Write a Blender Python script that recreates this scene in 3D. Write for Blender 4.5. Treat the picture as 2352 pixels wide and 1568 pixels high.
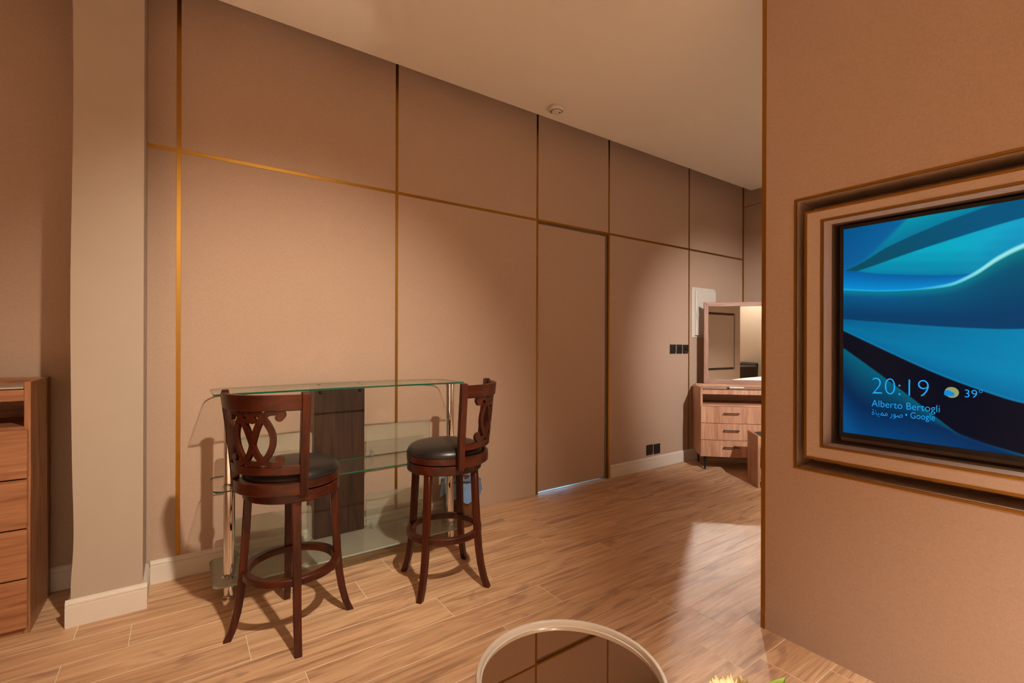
import bpy, bmesh, math, random
from mathutils import Vector, Matrix, Euler
random.seed(7)
for o in list(bpy.data.objects): bpy.data.objects.remove(o)
SC = bpy.context.scene
COL = SC.collection
PI = math.pi
def srgb(r, g, b):
    return tuple(((c/255)/12.92 if c/255 <= .04045 else ((c/255+.055)/1.055)**2.4) for c in (r, g, b))

# ------------------------------------------------------------------ camera
FPX, YAW, EYE = 1087.0, 35.1, 1.33
cam_d = bpy.data.cameras.new('camera'); cam = bpy.data.objects.new('camera', cam_d); COL.objects.link(cam)
cam_d.sensor_width = 36; cam_d.lens = FPX/2352*36; cam_d.clip_start = .02
cam_d.shift_y = 4.3/2352
cam.matrix_world = (Matrix.Translation((0, 0, EYE)) @ Matrix.Rotation(math.radians(-YAW), 4, 'Z')
                    @ Matrix.Rotation(math.radians(90), 4, 'X') @ Matrix.Rotation(.0031, 4, 'Z'))
SC.camera = cam
# ------------------------------------------------------------------ world, lights, exposure
w = bpy.data.worlds.new('world'); SC.world = w; w.use_nodes = True
w.node_tree.nodes['Background'].inputs[0].default_value = (.02, .015, .012, 1)
w.node_tree.nodes['Background'].inputs[1].default_value = .2
SC.view_settings.view_transform = 'Standard'; SC.view_settings.look = 'None'
SC.view_settings.gamma = 1; SC.view_settings.exposure = .08; SC.view_settings.use_curve_mapping = False
SC.cycles.use_denoising = True
SC.cycles.sample_clamp_indirect = 0
SC.cycles.caustics_reflective = True
SC.cycles.blur_glossy = 0
SC.cycles.use_guiding = True; SC.cycles.guiding_training_samples = 16; SC.cycles.use_surface_guiding = True; SC.cycles.use_volume_guiding = False
SC.cycles.max_bounces = 5; SC.cycles.diffuse_bounces = 3; SC.cycles.glossy_bounces = 4; SC.cycles.transmission_bounces = 2; SC.cycles.transparent_max_bounces = 16
SC.cycles.use_adaptive_sampling = True; SC.cycles.adaptive_threshold = .3; SC.cycles.adaptive_min_samples = 12
CEIL = 3.214
WARM = (1, .86, .67); WARM2 = (1, .90, .76)
def spot(name, loc, aim, power, angle, blend, radius, color):
    d = bpy.data.lights.new(name, 'SPOT'); o = bpy.data.objects.new(name, d); COL.objects.link(o)
    d.energy = power; d.color = color; d.spot_size = math.radians(angle); d.spot_blend = blend; d.shadow_soft_size = radius
    o.location = loc
    o.rotation_euler = (Vector(aim)-Vector(loc)).to_track_quat('-Z', 'Y').to_euler()
    return o
LAMPS = [((.78, -.12), (.60, 3.28, .46), 535, 60, 1.0, .045, WARM),
         ((2.84, -.35), (5.2, 2.68, 1.15), 880, 47, 1.0, .06, (1, .95, .88)),
         ((1.95, -2.75), (2.0, -3.1, .6), 250, 110, .8, .05, WARM2),
         ((-1.7, -1.6), (-1.7, -1.6, 0), 1150, 100, .6, .06, WARM2),  # fill lamp added behind the camera so floor bounce lifts the ceiling
         ((4.6, -.4), (4.6, -.6, 0), 600, 100, .6, .06, WARM2),  # fill lamp added on the bed side to raise ambient light
         ((1.1, -1.1), (1.1, -1.1, 0), 760, 90, .8, .06, WARM2)]  # fill lamp added to brighten the lower television wall
for i, (p, aim, e, ang, bl, rad, colr) in enumerate(LAMPS):
    spot('downlight_and_fill_beam', (p[0], p[1], CEIL-.03), aim, e, ang, bl, rad, colr)
# daylight-coloured lamp of the room behind the sliding door
d = bpy.data.lights.new('bathroom_lamp', 'AREA'); o = bpy.data.objects.new('bathroom_lamp', d); COL.objects.link(o)
d.shape = 'RECTANGLE'; d.size = .75; d.size_y = .12; d.energy = 5; d.color = (.35, .7, 1)
o.location = (3.02, 3.75, .075); o.rotation_euler = (math.radians(-90), 0, 0)

# ------------------------------------------------------------------ materials
MATS = {}
def new_mat(name):
    m = bpy.data.materials.new(name); m.use_nodes = True
    nt = m.node_tree; b = nt.nodes['Principled BSDF']; MATS[name] = m
    return m, nt, b
def plain(name, rgb, rough=.5, metal=0, spec=.5, coat=0, noise=0, nscale=30, bump=0):
    m, nt, b = new_mat(name)
    b.inputs['Base Color'].default_value = (*rgb, 1); b.inputs['Roughness'].default_value = rough
    b.inputs['Metallic'].default_value = metal; b.inputs['Specular IOR Level'].default_value = spec
    b.inputs['Coat Weight'].default_value = coat; b.inputs['Coat Roughness'].default_value = .12
    tc = nt.nodes.new('ShaderNodeTexCoord'); n = nt.nodes.new('ShaderNodeTexNoise')
    nt.links.new(tc.outputs['Object'], n.inputs['Vector']); n.inputs['Scale'].default_value = nscale; n.inputs['Detail'].default_value = 4
    if noise:
        mx = nt.nodes.new('ShaderNodeMix'); mx.data_type = 'RGBA'
        mx.inputs[6].default_value = (*[c*(1-noise) for c in rgb], 1); mx.inputs[7].default_value = (*[min(1, c*(1+noise)) for c in rgb], 1)
        nt.links.new(n.outputs['Fac'], mx.inputs[0]); nt.links.new(mx.outputs[2], b.inputs['Base Color'])
    if bump:
        bp = nt.nodes.new('ShaderNodeBump'); bp.inputs['Strength'].default_value = bump; bp.inputs['Distance'].default_value = .002
        nt.links.new(n.outputs['Fac'], bp.inputs['Height']); nt.links.new(bp.outputs[0], b.inputs['Normal'])
    return m
def fabric(name, rgb, amount=.13):
    """woven wall covering: fine horizontal and vertical threads"""
    m, nt, b = new_mat(name); b.inputs['Roughness'].default_value = .85; b.inputs['Specular IOR Level'].default_value = .2
    geo = nt.nodes.new('ShaderNodeNewGeometry')
    fac = []
    for sc in ((60, 60, 760), (760, 760, 75)):
        mp = nt.nodes.new('ShaderNodeMapping'); mp.inputs['Scale'].default_value = sc
        n = nt.nodes.new('ShaderNodeTexNoise'); n.inputs['Scale'].default_value = 1; n.inputs['Detail'].default_value = 2
        nt.links.new(geo.outputs['Position'], mp.inputs[0]); nt.links.new(mp.outputs[0], n.inputs['Vector']); fac.append(n)
    ad = nt.nodes.new('ShaderNodeMath'); ad.operation = 'ADD'
    nt.links.new(fac[0].outputs['Fac'], ad.inputs[0]); nt.links.new(fac[1].outputs['Fac'], ad.inputs[1])
    rp = nt.nodes.new('ShaderNodeMapRange'); rp.inputs[1].default_value = .6; rp.inputs[2].default_value = 1.4
    nt.links.new(ad.outputs[0], rp.inputs[0])
    mx = nt.nodes.new('ShaderNodeMix'); mx.data_type = 'RGBA'
    mx.inputs[6].default_value = (*[c*(1-amount) for c in rgb], 1); mx.inputs[7].default_value = (*[c*(1+amount) for c in rgb], 1)
    nt.links.new(rp.outputs[0], mx.inputs[0]); nt.links.new(mx.outputs[2], b.inputs['Base Color'])
    return m
def wood(name, dark, light, axis=0, scale=1.0, rough=.45, coat=0, streak=None, rand=True, contrast=(.3, .72), rib=0, spec=.5, stain=None):
    """grain runs along the given object axis"""
    m, nt, b = new_mat(name); b.inputs['Roughness'].default_value = rough
    b.inputs['Coat Weight'].default_value = coat; b.inputs['Coat Roughness'].default_value = .1
    b.inputs['Specular IOR Level'].default_value = spec
    tc = nt.nodes.new('ShaderNodeTexCoord'); oi = nt.nodes.new('ShaderNodeObjectInfo')
    cmb = nt.nodes.new('ShaderNodeVectorMath'); cmb.operation = 'MULTIPLY_ADD'
    cv = nt.nodes.new('ShaderNodeCombineXYZ')
    for k in range(3): nt.links.new(oi.outputs['Random'], cv.inputs[k])
    cmb.inputs[1].default_value = (37, 19, 23) if rand else (0, 0, 0)
    nt.links.new(cv.outputs[0], cmb.inputs[0]); nt.links.new(tc.outputs['Object'], cmb.inputs[2])
    def noise(along, across, detail, dist=0):
        s = [across*scale]*3; s[axis] = along*scale
        mp = nt.nodes.new('ShaderNodeMapping'); mp.inputs['Scale'].default_value = s
        n = nt.nodes.new('ShaderNodeTexNoise'); n.inputs['Scale'].default_value = 1; n.inputs['Detail'].default_value = detail
        n.inputs['Distortion'].default_value = dist
        nt.links.new(cmb.outputs[0], mp.inputs[0]); nt.links.new(mp.outputs[0], n.inputs['Vector']); return n
    a = noise(1.6, 22, 6, 1.2); f = noise(6, 260, 3)
    r1 = nt.nodes.new('ShaderNodeMapRange'); r1.inputs[1].default_value, r1.inputs[2].default_value = contrast
    nt.links.new(a.outputs['Fac'], r1.inputs[0])
    mx = nt.nodes.new('ShaderNodeMix'); mx.data_type = 'RGBA'; mx.inputs[6].default_value = (*dark, 1); mx.inputs[7].default_value = (*light, 1)
    nt.links.new(r1.outputs[0], mx.inputs[0])
    r2 = nt.nodes.new('ShaderNodeMapRange'); r2.inputs[1].default_value = .3; r2.inputs[2].default_value = .7; r2.inputs[3].default_value = .82; r2.inputs[4].default_value = 1.12
    nt.links.new(f.outputs['Fac'], r2.inputs[0])
    mu = nt.nodes.new('ShaderNodeMix'); mu.data_type = 'RGBA'; mu.blend_type = 'MULTIPLY'; mu.inputs[0].default_value = 1
    nt.links.new(mx.outputs[2], mu.inputs[6]); nt.links.new(r2.outputs[0], mu.inputs[7])
    out = mu
    if streak:
        g = noise(1.1, 17, 7, 1.6)
        r3 = nt.nodes.new('ShaderNodeMapRange'); r3.inputs[1].default_value = .55; r3.inputs[2].default_value = .74; r3.inputs[4].default_value = .85
        nt.links.new(g.outputs['Fac'], r3.inputs[0])
        ms = nt.nodes.new('ShaderNodeMix'); ms.data_type = 'RGBA'; ms.inputs[7].default_value = (*streak, 1)
        nt.links.new(r3.outputs[0], ms.inputs[0]); nt.links.new(mu.outputs[2], ms.inputs[6]); out = ms
    if stain:
        g2 = noise(2.0, 8, 4, 1.5)
        r4 = nt.nodes.new('ShaderNodeMapRange'); r4.inputs[1].default_value = .58; r4.inputs[2].default_value = .70; r4.inputs[4].default_value = .6
        nt.links.new(g2.outputs['Fac'], r4.inputs[0])
        m4 = nt.nodes.new('ShaderNodeMix'); m4.data_type = 'RGBA'; m4.inputs[7].default_value = (*stain, 1)
        nt.links.new(r4.outputs[0], m4.inputs[0]); nt.links.new(out.outputs[2], m4.inputs[6]); out = m4
    nt.links.new(out.outputs[2], b.inputs['Base Color'])
    bp = nt.nodes.new('ShaderNodeBump'); bp.inputs['Strength'].default_value = .12 if not rib else rib; bp.inputs['Distance'].default_value = .001
    nt.links.new(f.outputs['Fac'], bp.inputs['Height']); nt.links.new(bp.outputs[0], b.inputs['Normal'])
    return m
def glass(name, tint=(.95, .98, .96), body=None, body_fac=0, rough=0.0):
    """thin sheet glass: clear transmission, Fresnel reflection, optional frosted body"""
    m, nt, b = new_mat(name); nt.nodes.remove(b); out = nt.nodes['Material Output']
    tr = nt.nodes.new('ShaderNodeBsdfTransparent'); tr.inputs[0].default_value = (*tint, 1)
    gl = nt.nodes.new('ShaderNodeBsdfGlossy'); gl.inputs['Roughness'].default_value = rough; gl.inputs[0].default_value = (1, 1, 1, 1)
    fr = nt.nodes.new('ShaderNodeFresnel'); fr.inputs[0].default_value = 1.5
    last = tr
    if body:
        df = nt.nodes.new('ShaderNodeBsdfDiffuse'); df.inputs[0].default_value = (*body, 1)
        tl = nt.nodes.new('ShaderNodeBsdfTranslucent'); tl.inputs[0].default_value = (*body, 1)
        m0 = nt.nodes.new('ShaderNodeMixShader'); m0.inputs[0].default_value = .45
        nt.links.new(df.outputs[0], m0.inputs[1]); nt.links.new(tl.outputs[0], m0.inputs[2])
        m1 = nt.nodes.new('ShaderNodeMixShader'); m1.inputs[0].default_value = body_fac
        nt.links.new(tr.outputs[0], m1.inputs[1]); nt.links.new(m0.outputs[0], m1.inputs[2]); last = m1
    mx = nt.nodes.new('ShaderNodeMixShader')
    geo = nt.nodes.new('ShaderNodeNewGeometry'); inv = nt.nodes.new('ShaderNodeMath'); inv.operation = 'MULTIPLY_ADD'
    inv.inputs[1].default_value = 1/1.5-1.5; inv.inputs[2].default_value = 1.5
    nt.links.new(geo.outputs['Backfacing'], inv.inputs[0]); nt.links.new(inv.outputs[0], fr.inputs[0])
    nt.links.new(fr.outputs[0], mx.inputs[0]); nt.links.new(last.outputs[0], mx.inputs[1]); nt.links.new(gl.outputs[0], mx.inputs[2])
    nt.links.new(mx.outputs[0], out.inputs[0]); return m
def emit(name, rgb, s=1):
    m, nt, b = new_mat(name); b.inputs['Base Color'].default_value = (0, 0, 0, 1)
    b.inputs['Emission Color'].default_value = (*rgb, 1); b.inputs['Emission Strength'].default_value = s; b.inputs['Roughness'].default_value = .2
    m.cycles.emission_sampling = 'NONE'
    return m
FAB = fabric('beige_fabric', (.50, .355, .27))
FAB_FRAME = fabric('light_beige_fabric', (.56, .42, .33))
PLASTER = plain('cream_plaster', (.455, .375, .297), .8, noise=.03, nscale=6, bump=.05)
CEILM = plain('ceiling_paint', (.80, .74, .66), .9, noise=.02, nscale=3)
WHITE = plain('cream_gloss_paint', (.72, .64, .56), .45, noise=.03, nscale=8)
GOLD = plain('brushed_brass', srgb(168, 122, 52), .42, metal=1, noise=.1, nscale=200)
DARKRECESS = fabric('recess_fabric', (.42, .29, .21))
GROUT = plain('pale_grout', srgb(236, 216, 190), .9, noise=.05)
PLANK = wood('oak_look_tile', srgb(190, 143, 106), srgb(232, 192, 152), 0, 1.0, .52, streak=srgb(140, 98, 74), contrast=(.28, .74), rib=.5, spec=.75, stain=srgb(150, 112, 96))
CHERRY = wood('dark_cherry', srgb(40, 13, 5), srgb(84, 31, 12), 2, 1.2, .33, coat=.05, spec=.35)
CHERRY_H = wood('dark_cherry_rail', srgb(40, 13, 5), srgb(84, 31, 12), 0, 1.2, .33, coat=.05, spec=.35)
LEATHER = plain('black_leather', (.012, .011, .010), .36, noise=.1, nscale=90, bump=.08)
CHROME = plain('chrome', (.78, .76, .74), .06, metal=1)
GLASS = glass('clear_glass', (.975, .99, .982))
GLASSEDGE = plain('green_glass_edge', (.008, .10, .05), .1, spec=.5)
FROST = glass('frosted_glass', (.93, .97, .94), (.56, .55, .46), .36, .15)
FROSTSHELF = glass('frosted_shelf_glass', (.93, .97, .94), (.50, .50, .42), .60, .1)
FROSTEDGE = plain('frosted_edge', (.30, .38, .32), .2)
WENGE = wood('dark_wenge', srgb(34, 19, 10), srgb(68, 42, 23), 2, 1.4, .5, contrast=(.3, .75))
WENGESIDE = plain('wenge_side', srgb(126, 100, 76), .5)
CLEARPLASTIC = glass('clear_plastic', (.86, .87, .85), (.6, .6, .56), .25, .1)
WALNUT_H = wood('walnut_laminate_horizontal', srgb(140, 88, 56), srgb(184, 128, 88), 0, 1.3, .42)
WALNUT_V = wood('walnut_laminate_vertical', srgb(140, 88, 56), srgb(184, 128, 88), 2, 1.3, .42)
WALNUT_Y = wood('walnut_laminate_depth', srgb(140, 88, 56), srgb(184, 128, 88), 1, 1.3, .42)
OAK_V = wood('vanity_oak_vertical', srgb(176, 124, 96), srgb(214, 166, 134), 2, 1.2, .45)
OAK_H = wood('vanity_oak_horizontal', srgb(176, 124, 96), srgb(214, 166, 134), 0, 1.2, .45)
OAK_Y = wood('vanity_oak_depth', srgb(150, 96, 70), srgb(190, 136, 104), 1, 1.2, .4)
FRAMEWOOD = wood('mirror_frame_wood', srgb(150, 108, 92), srgb(190, 148, 128), 0, 1.5, .5)
FRAMEWOOD_V = wood('mirror_frame_wood_vertical', srgb(150, 108, 92), srgb(190, 148, 128), 2, 1.5, .5)
BLACKMETAL = plain('black_metal', (.012, .012, .012), .45, spec=.4)
BLACKPLASTIC = plain('black_plastic', (.014, .012, .011), .35)
BLACKGLASS = plain('dark_top_glass', (.05, .035, .03), .04, spec=.8)
GREYGLASS = plain('grey_top_glass', (.42, .40, .35), .1, spec=.7)
MIRROR = plain('mirror_silver', (.86, .85, .82), 0, metal=1)
SMOKEMIRROR = plain('bronze_mirror', (.80, .70, .60), .015, metal=1)
RIM = plain('cream_lacquer', (.74, .66, .56), .28, coat=.4)
OFFWHITE = plain('offwhite_plastic', (.70, .63, .55), .4)
PANELPAINT = plain('panel_grey_white', (.68, .63, .56), .4)
DARKBROWN = plain('dark_brown_matte', (.11, .065, .04), .6, noise=.1, nscale=20)
SHADOWGAP = plain('shadow_gap', (.03, .022, .018), .8)
BLUEBAG = plain('blue_bag', (.16, .28, .50), .25, spec=.7, noise=.2, nscale=25)
BINWOOD = wood('bin_wood', srgb(70, 40, 20), srgb(120, 74, 40), 2, 1.5, .5)
SHEET = plain('white_cotton', (.80, .78, .75), .8, noise=.03, nscale=12, bump=.2)
CHAIRFAB = plain('dark_brown_upholstery', (.035, .024, .02), .7, noise=.1)
LAMPGLASS = emit('lamp_diffuser', (1, .86, .67), 6)
REDLED = emit('red_indicator', (1, .04, .02), .55)
SCREENTEXT = emit('screen_lettering', srgb(28, 160, 236), 1)
ICONYELLOW = emit('icon_yellow', srgb(142, 152, 100), 1)
ICONBLUE = emit('icon_blue', srgb(0, 134, 210), 1)
PETAL = plain('cream_petal', srgb(232, 206, 140), .6, noise=.08)
PETALPALE = plain('pale_petal', srgb(240, 222, 176), .6, noise=.05)
LEAF = plain('green_leaf', srgb(128, 150, 42), .45, noise=.15)
CERAMIC = plain('vase_ceramic', (.62, .58, .52), .25)

# ------------------------------------------------------------------ mesh helpers
class MB:
    def __init__(s): s.v = []; s.f = []; s.m = []
    def add(s, vs, fs, mi=0):
        k = len(s.v); s.v += [tuple(p) for p in vs]; s.f += [tuple(i+k for i in f) for f in fs]; s.m += [mi]*len(fs); return s
    def box(s, x0, x1, y0, y1, z0, z1, mi=0):
        if x0 > x1: x0, x1 = x1, x0
        if y0 > y1: y0, y1 = y1, y0
        if z0 > z1: z0, z1 = z1, z0
        return s.add([(x0, y0, z0), (x1, y0, z0), (x1, y1, z0), (x0, y1, z0), (x0, y0, z1), (x1, y0, z1), (x1, y1, z1), (x0, y1, z1)],
                     [(3, 2, 1, 0), (4, 5, 6, 7), (0, 1, 5, 4), (1, 2, 6, 5), (2, 3, 7, 6), (3, 0, 4, 7)], mi)
    def prism(s, poly, z0, z1, mi=0, mside=None):
        n = len(poly); mside = mi if mside is None else mside
        vs = [(x, y, z0) for x, y in poly]+[(x, y, z1) for x, y in poly]
        s.add(vs, [tuple(range(n-1, -1, -1)), tuple(range(n, 2*n))], mi); k = len(s.v)-2*n
        for i in range(n):
            j = (i+1) % n; s.f.append((k+i, k+j, k+n+j, k+n+i)); s.m.append(mside)
        return s
    def lathe(s, prof, n=32, c=(0, 0, 0), a0=0, a1=2*PI, mi=0):
        """closed profile of (r,z); r==0 allowed"""
        full = abs(a1-a0-2*PI) < 1e-6; m = len(prof); cols = n if full else n+1
        vs = [(c[0]+r*math.cos(a0+(a1-a0)*i/n), c[1]+r*math.sin(a0+(a1-a0)*i/n), c[2]+z) for i in range(cols) for r, z in prof]
        fs = []
        for i in range(n):
            i2 = (i+1) % cols
            for j in range(m-1): fs.append((i*m+j, i2*m+j, i2*m+j+1, i*m+j+1))
        return s.add(vs, fs, mi)
    def arc(s, r0, r1, z0, z1, a0, a1, n=24, lean=0, zref=0, mi=0):
        """solid ring sector, radius grows by lean per metre above zref"""
        vs = []
        for i in range(n+1):
            a = a0+(a1-a0)*i/n
            for r, z in ((r0, z0), (r1, z0), (r1, z1), (r0, z1)):
                rr = r+lean*(z-zref); vs.append((rr*math.cos(a), rr*math.sin(a), z))
        fs = [(4*i+j, 4*i+4+j, 4*i+4+(j+1) % 4, 4*i+(j+1) % 4) for i in range(n) for j in range(4)]
        fs = [f[::-1] for f in fs]
        full = abs(abs(a1-a0)-2*PI) < 1e-6
        if not full: fs += [(0, 1, 2, 3), (4*n+3, 4*n+2, 4*n+1, 4*n)]
        return s.add(vs, fs, mi)
    def cyl(s, p0, p1, r0, r1=None, n=16, mi=0):
        r1 = r0 if r1 is None else r1; p0 = Vector(p0); p1 = Vector(p1); q = (p1-p0).to_track_quat('Z', 'Y')
        vs = [p0+q @ Vector((r0*math.cos(2*PI*i/n), r0*math.sin(2*PI*i/n), 0)) for i in range(n)]
        vs += [p1+q @ Vector((r1*math.cos(2*PI*i/n), r1*math.sin(2*PI*i/n), 0)) for i in range(n)]
        return s.add(vs, [(i, (i+1) % n, n+(i+1) % n, n+i) for i in range(n)]+[tuple(range(n-1, -1, -1)), tuple(range(n, 2*n))], mi)
    def build(s, name, mats, parent=None, bevel=0, smooth=30, seg=1, fixn=True):
        me = bpy.data.meshes.new(name)
        if not isinstance(mats, (list, tuple)): mats = [mats]
        me.from_pydata(s.v, [], s.f)
        for m in mats: me.materials.append(m)
        me.polygons.foreach_set('material_index', s.m)
        if bevel or fixn:
            bm = bmesh.new(); bm.from_mesh(me)
            bmesh.ops.remove_doubles(bm, verts=bm.verts, dist=1e-6)
            bmesh.ops.recalc_face_normals(bm, faces=bm.faces)
            if bevel:
                es = [e for e in bm.edges if len(e.link_faces) == 2 and e.calc_face_angle(0) > .6]
                bmesh.ops.bevel(bm, geom=es, offset=bevel, segments=seg, affect='EDGES', profile=.5)
            bm.to_mesh(me); bm.free()
        if smooth:
            me.polygons.foreach_set('use_smooth', [True]*len(me.polygons)); me.set_sharp_from_angle(angle=math.radians(smooth))
        me.update()
        o = bpy.data.objects.new(name, me); COL.objects.link(o)
        if parent: o.parent = parent
        return o
def boxo(name, mat, parent, x0, x1, y0, y1, z0, z1, bevel=0):
    return MB().box(x0, x1, y0, y1, z0, z1).build(name, mat, parent, bevel=bevel, smooth=0)
def part_at(o, loc):
    """move an object's origin to loc while its mesh stays where it is (parent frame)"""
    o.data.transform(Matrix.Translation(-Vector(loc))); o.location = loc; return o
def center_origin(o):
    vs = [v.co for v in o.data.vertices]
    c = [(min(v[i] for v in vs)+max(v[i] for v in vs))/2 for i in range(3)]
    return part_at(o, c)
def thing(name, label, cat, loc=(0, 0, 0), rz=0, group=None):
    o = bpy.data.objects.new(name, None); COL.objects.link(o); o.empty_display_size = .1
    o.location = loc; o.rotation_euler = (0, 0, rz); o['label'] = label; o['category'] = cat
    if group: o['group'] = group
    return o
def tag(o, label, cat, group=None):
    o['label'] = label; o['category'] = cat
    if group: o['group'] = group
    return o
def struct(o, label=None, cat=None):
    o['kind'] = 'structure'
    if label: o['label'] = label
    if cat: o['category'] = cat
    return o

# ------------------------------------------------------------------ floor with single planks
WY = 3.28; AY = 3.48; FX = 5.944
XL, YR = -2.9, -3.4            # left and rear walls
floor = struct(boxo('floor', GROUT, None, XL-.1, FX+.1, YR-.1, 4.2, -.06, -.0006), 'wood-look plank floor with pale grout joints', 'floor')
PW, PL, GAP = .2025, 1.2, .003
plank_mesh = {}
def plank_mb(x0, x1, y0, y1, mb=None):
    mb = mb or MB(); b = .0005
    vs = [(x0, y0, -.0006), (x1, y0, -.0006), (x1, y1, -.0006), (x0, y1, -.0006), (x0+b, y0+b, 0), (x1-b, y0+b, 0), (x1-b, y1-b, 0), (x0+b, y1-b, 0)]
    return mb.add(vs, [(4, 5, 6, 7), (0, 1, 5, 4), (1, 2, 6, 5), (2, 3, 7, 6), (3, 0, 4, 7)])
rows = []
y = 2.8575
offs = {0: -.384, -1: -.18, -2: -.395, -3: .25, -4: -.1, -5: .42, -6: .05}
rest = MB(); k = 0
row0 = int((2.8575-YR)/PW)+1
for r in range(-row0, 4):
    y0 = 2.8575+r*PW; y1 = y0+PW
    if y1 < YR: continue
    y0c = max(y0, YR); y1c = min(y1, AY)
    if y0c >= y1c: continue
    off = offs.get(r, random.uniform(0, PL))
    x = XL+((off-XL) % PL)-PL
    while x < FX:
        a, b_ = max(x, XL), min(x+PL, FX)
        if b_-a > .01:
            X0, X1, Y0, Y1 = a+GAP/2, b_-GAP/2, y0c+GAP/2, y1c-GAP/2
            near = y1 > .45
            if near and not (b_ < -1.6):
                key = (round(X1-X0, 4), round(Y1-Y0, 4))
                if key not in plank_mesh:
                    o = plank_mb(-(X1-X0)/2, (X1-X0)/2, -(Y1-Y0)/2, (Y1-Y0)/2).build('plank', PLANK, floor, smooth=0, fixn=False); plank_mesh[key] = o.data
                else:
                    o = bpy.data.objects.new('plank', plank_mesh[key]); COL.objects.link(o); o.parent = floor
                o.location = ((X0+X1)/2, (Y0+Y1)/2, random.uniform(-.0001, .0001))
            else: plank_mb(X0, X1, Y0, Y1, rest)
        x += PL
ro = rest.build('floor_planks', PLANK, floor, smooth=0, fixn=False); ro['kind'] = 'stuff'

# ------------------------------------------------------------------ wall with brass grid
TOP = 3.55
VX = [-.005, 1.284, 2.575, 3.474, 4.788]; SW = .020; HZ = 2.415
XP = -.147
core = MB()
core.box(XP, VX[2]-.01, WY+.02, WY+.12, 0, TOP).box(VX[3]+.01, FX, WY+.02, WY+.12, 0, TOP).box(VX[2]-.01, VX[3]+.01, WY+.02, WY+.12, HZ-.01, TOP)
wall = struct(core.build('wall_back', FAB, None, smooth=0), 'beige fabric panelled wall with brass strip grid', 'wall')
edges = [XP]+VX+[FX]
for i in range(6):
    a = edges[i]+(SW/2 if i else 0); b_ = edges[i+1]-(SW/2 if i < 5 else 0)
    boxo('wall_panel', FAB, wall, a, b_, WY, WY+.02, HZ+SW/2, TOP, bevel=.0015)
    if i != 3: boxo('wall_panel', FAB, wall, a, b_, WY, WY+.02, 0, HZ-SW/2, bevel=.0015)
    boxo('brass_strip', GOLD, wall, a, b_, WY-.001, WY+.018, HZ-SW/2, HZ+SW/2)
for i, x in enumerate(VX):
    boxo('brass_strip', GOLD, wall, x-SW/2, x+SW/2, WY-.001, WY+.018, 0, TOP)
boxo('corner_strip', GOLD, wall, FX-.02, FX-.001, WY-.012, WY-.0005, 0, TOP)
door = struct(boxo('door_1', FAB, None, VX[2]+.012, VX[3]-.03, WY+.022, WY+.042, .013, HZ-.022, bevel=.002), 'flush beige fabric sliding door below brass strip', 'door')
boxo('door_jamb', PLASTER, wall, VX[3]-.0095, VX[3]+.012, WY+.019, WY+.13, 0, HZ)
boxo('door_light_block', SHADOWGAP, wall, VX[3]-.07, VX[3]-.0096, WY+.0425, WY+.12, .0, HZ)  # unseen block added behind the door edge to stop lamp light leaking
boxo('door_light_block', SHADOWGAP, wall, VX[2]-.01, VX[2]+.05, WY+.0425, WY+.12, .0, HZ)  # same added light block at the other edge
boxo('threshold', WHITE, wall, VX[2]-.01, VX[3]+.01, WY+.021, WY+.6, -.001, .002)
# baseboards
def baseboard(name, p0, p1, n, h=.125, cap=True):
    """moulded skirting from p0 to p1, n = outward normal"""
    prof = [(0, 0), (.018, 0), (.018, h*.76), (.0135, h*.77), (.0135, h*.80), (.0165, h*.83), (.0155, h*.89), (.011, h*.94), (.005, h*.97), (.004, h), (0, h)]
    mb = MB(); P = [Vector((*p0, 0)), Vector((*p1, 0))]; N = Vector((*n, 0)); m = len(prof)
    vs = [p+N*d+Vector((0, 0, z)) for p in P for d, z in prof]
    fs = [(i, (i+1) % m, m+(i+1) % m, m+i) for i in range(m)]+[tuple(range(m)), tuple(range(2*m-1, m-1, -1))]
    return struct(mb.add(vs, fs).build(name, WHITE, None, smooth=25))
baseboard('baseboard_back', (XP+.0185, WY-.001), (1.80, WY-.001), (0, -1))
baseboard('baseboard_back_right', (VX[3]+.02, WY-.001), (FX-.021, WY-.001), (0, -1))
# pillar and alcove
PY = 3.0; PX0, PX1 = -.414, XP
pil = MB(); nz = 60; vs = []
ring = []
for i in range(nz+1):
    z = TOP*i/nz
    wob = .004*math.sin(z*3.1)+.006*math.exp(-((z-.42)/.22)**2)-.004*math.exp(-((z-.2)/.1)**2)
    vs += [(PX0+wob, PY, z), (PX1, PY, z), (PX1, AY+.1, z), (PX0, AY+.1, z)]
fs = [(4*i+j, 4*i+(j+1) % 4, 4*i+4+(j+1) % 4, 4*i+4+j) for i in range(nz) for j in range(4)]+[(0, 1, 2, 3), tuple(4*nz+q for q in (3, 2, 1, 0))]
pil.add(vs, fs)
struct(pil.build('wall_pillar', PLASTER, None, smooth=40), 'cream plastered pillar beside the chest of drawers', 'pillar')
baseboard('baseboard_pillar', (PX0-.018, PY), (PX1+.018, PY), (0, -1))
baseboard('baseboard_pillar_right', (PX1, PY+.0005), (PX1, WY-.0195), (1, 0))
baseboard('baseboard_pillar_left', (PX0, PY+.0005), (PX0, AY-.0195), (-1, 0))
struct(boxo('wall_alcove', FAB, None, XL-.1, PX0-.0005, AY, AY+.1, 0, TOP), 'beige fabric alcove wall behind the chest of drawers', 'wall')
baseboard('baseboard_alcove', (XL, AY-.0005), (PX0-.0185, AY-.0005), (0, -1))
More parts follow.
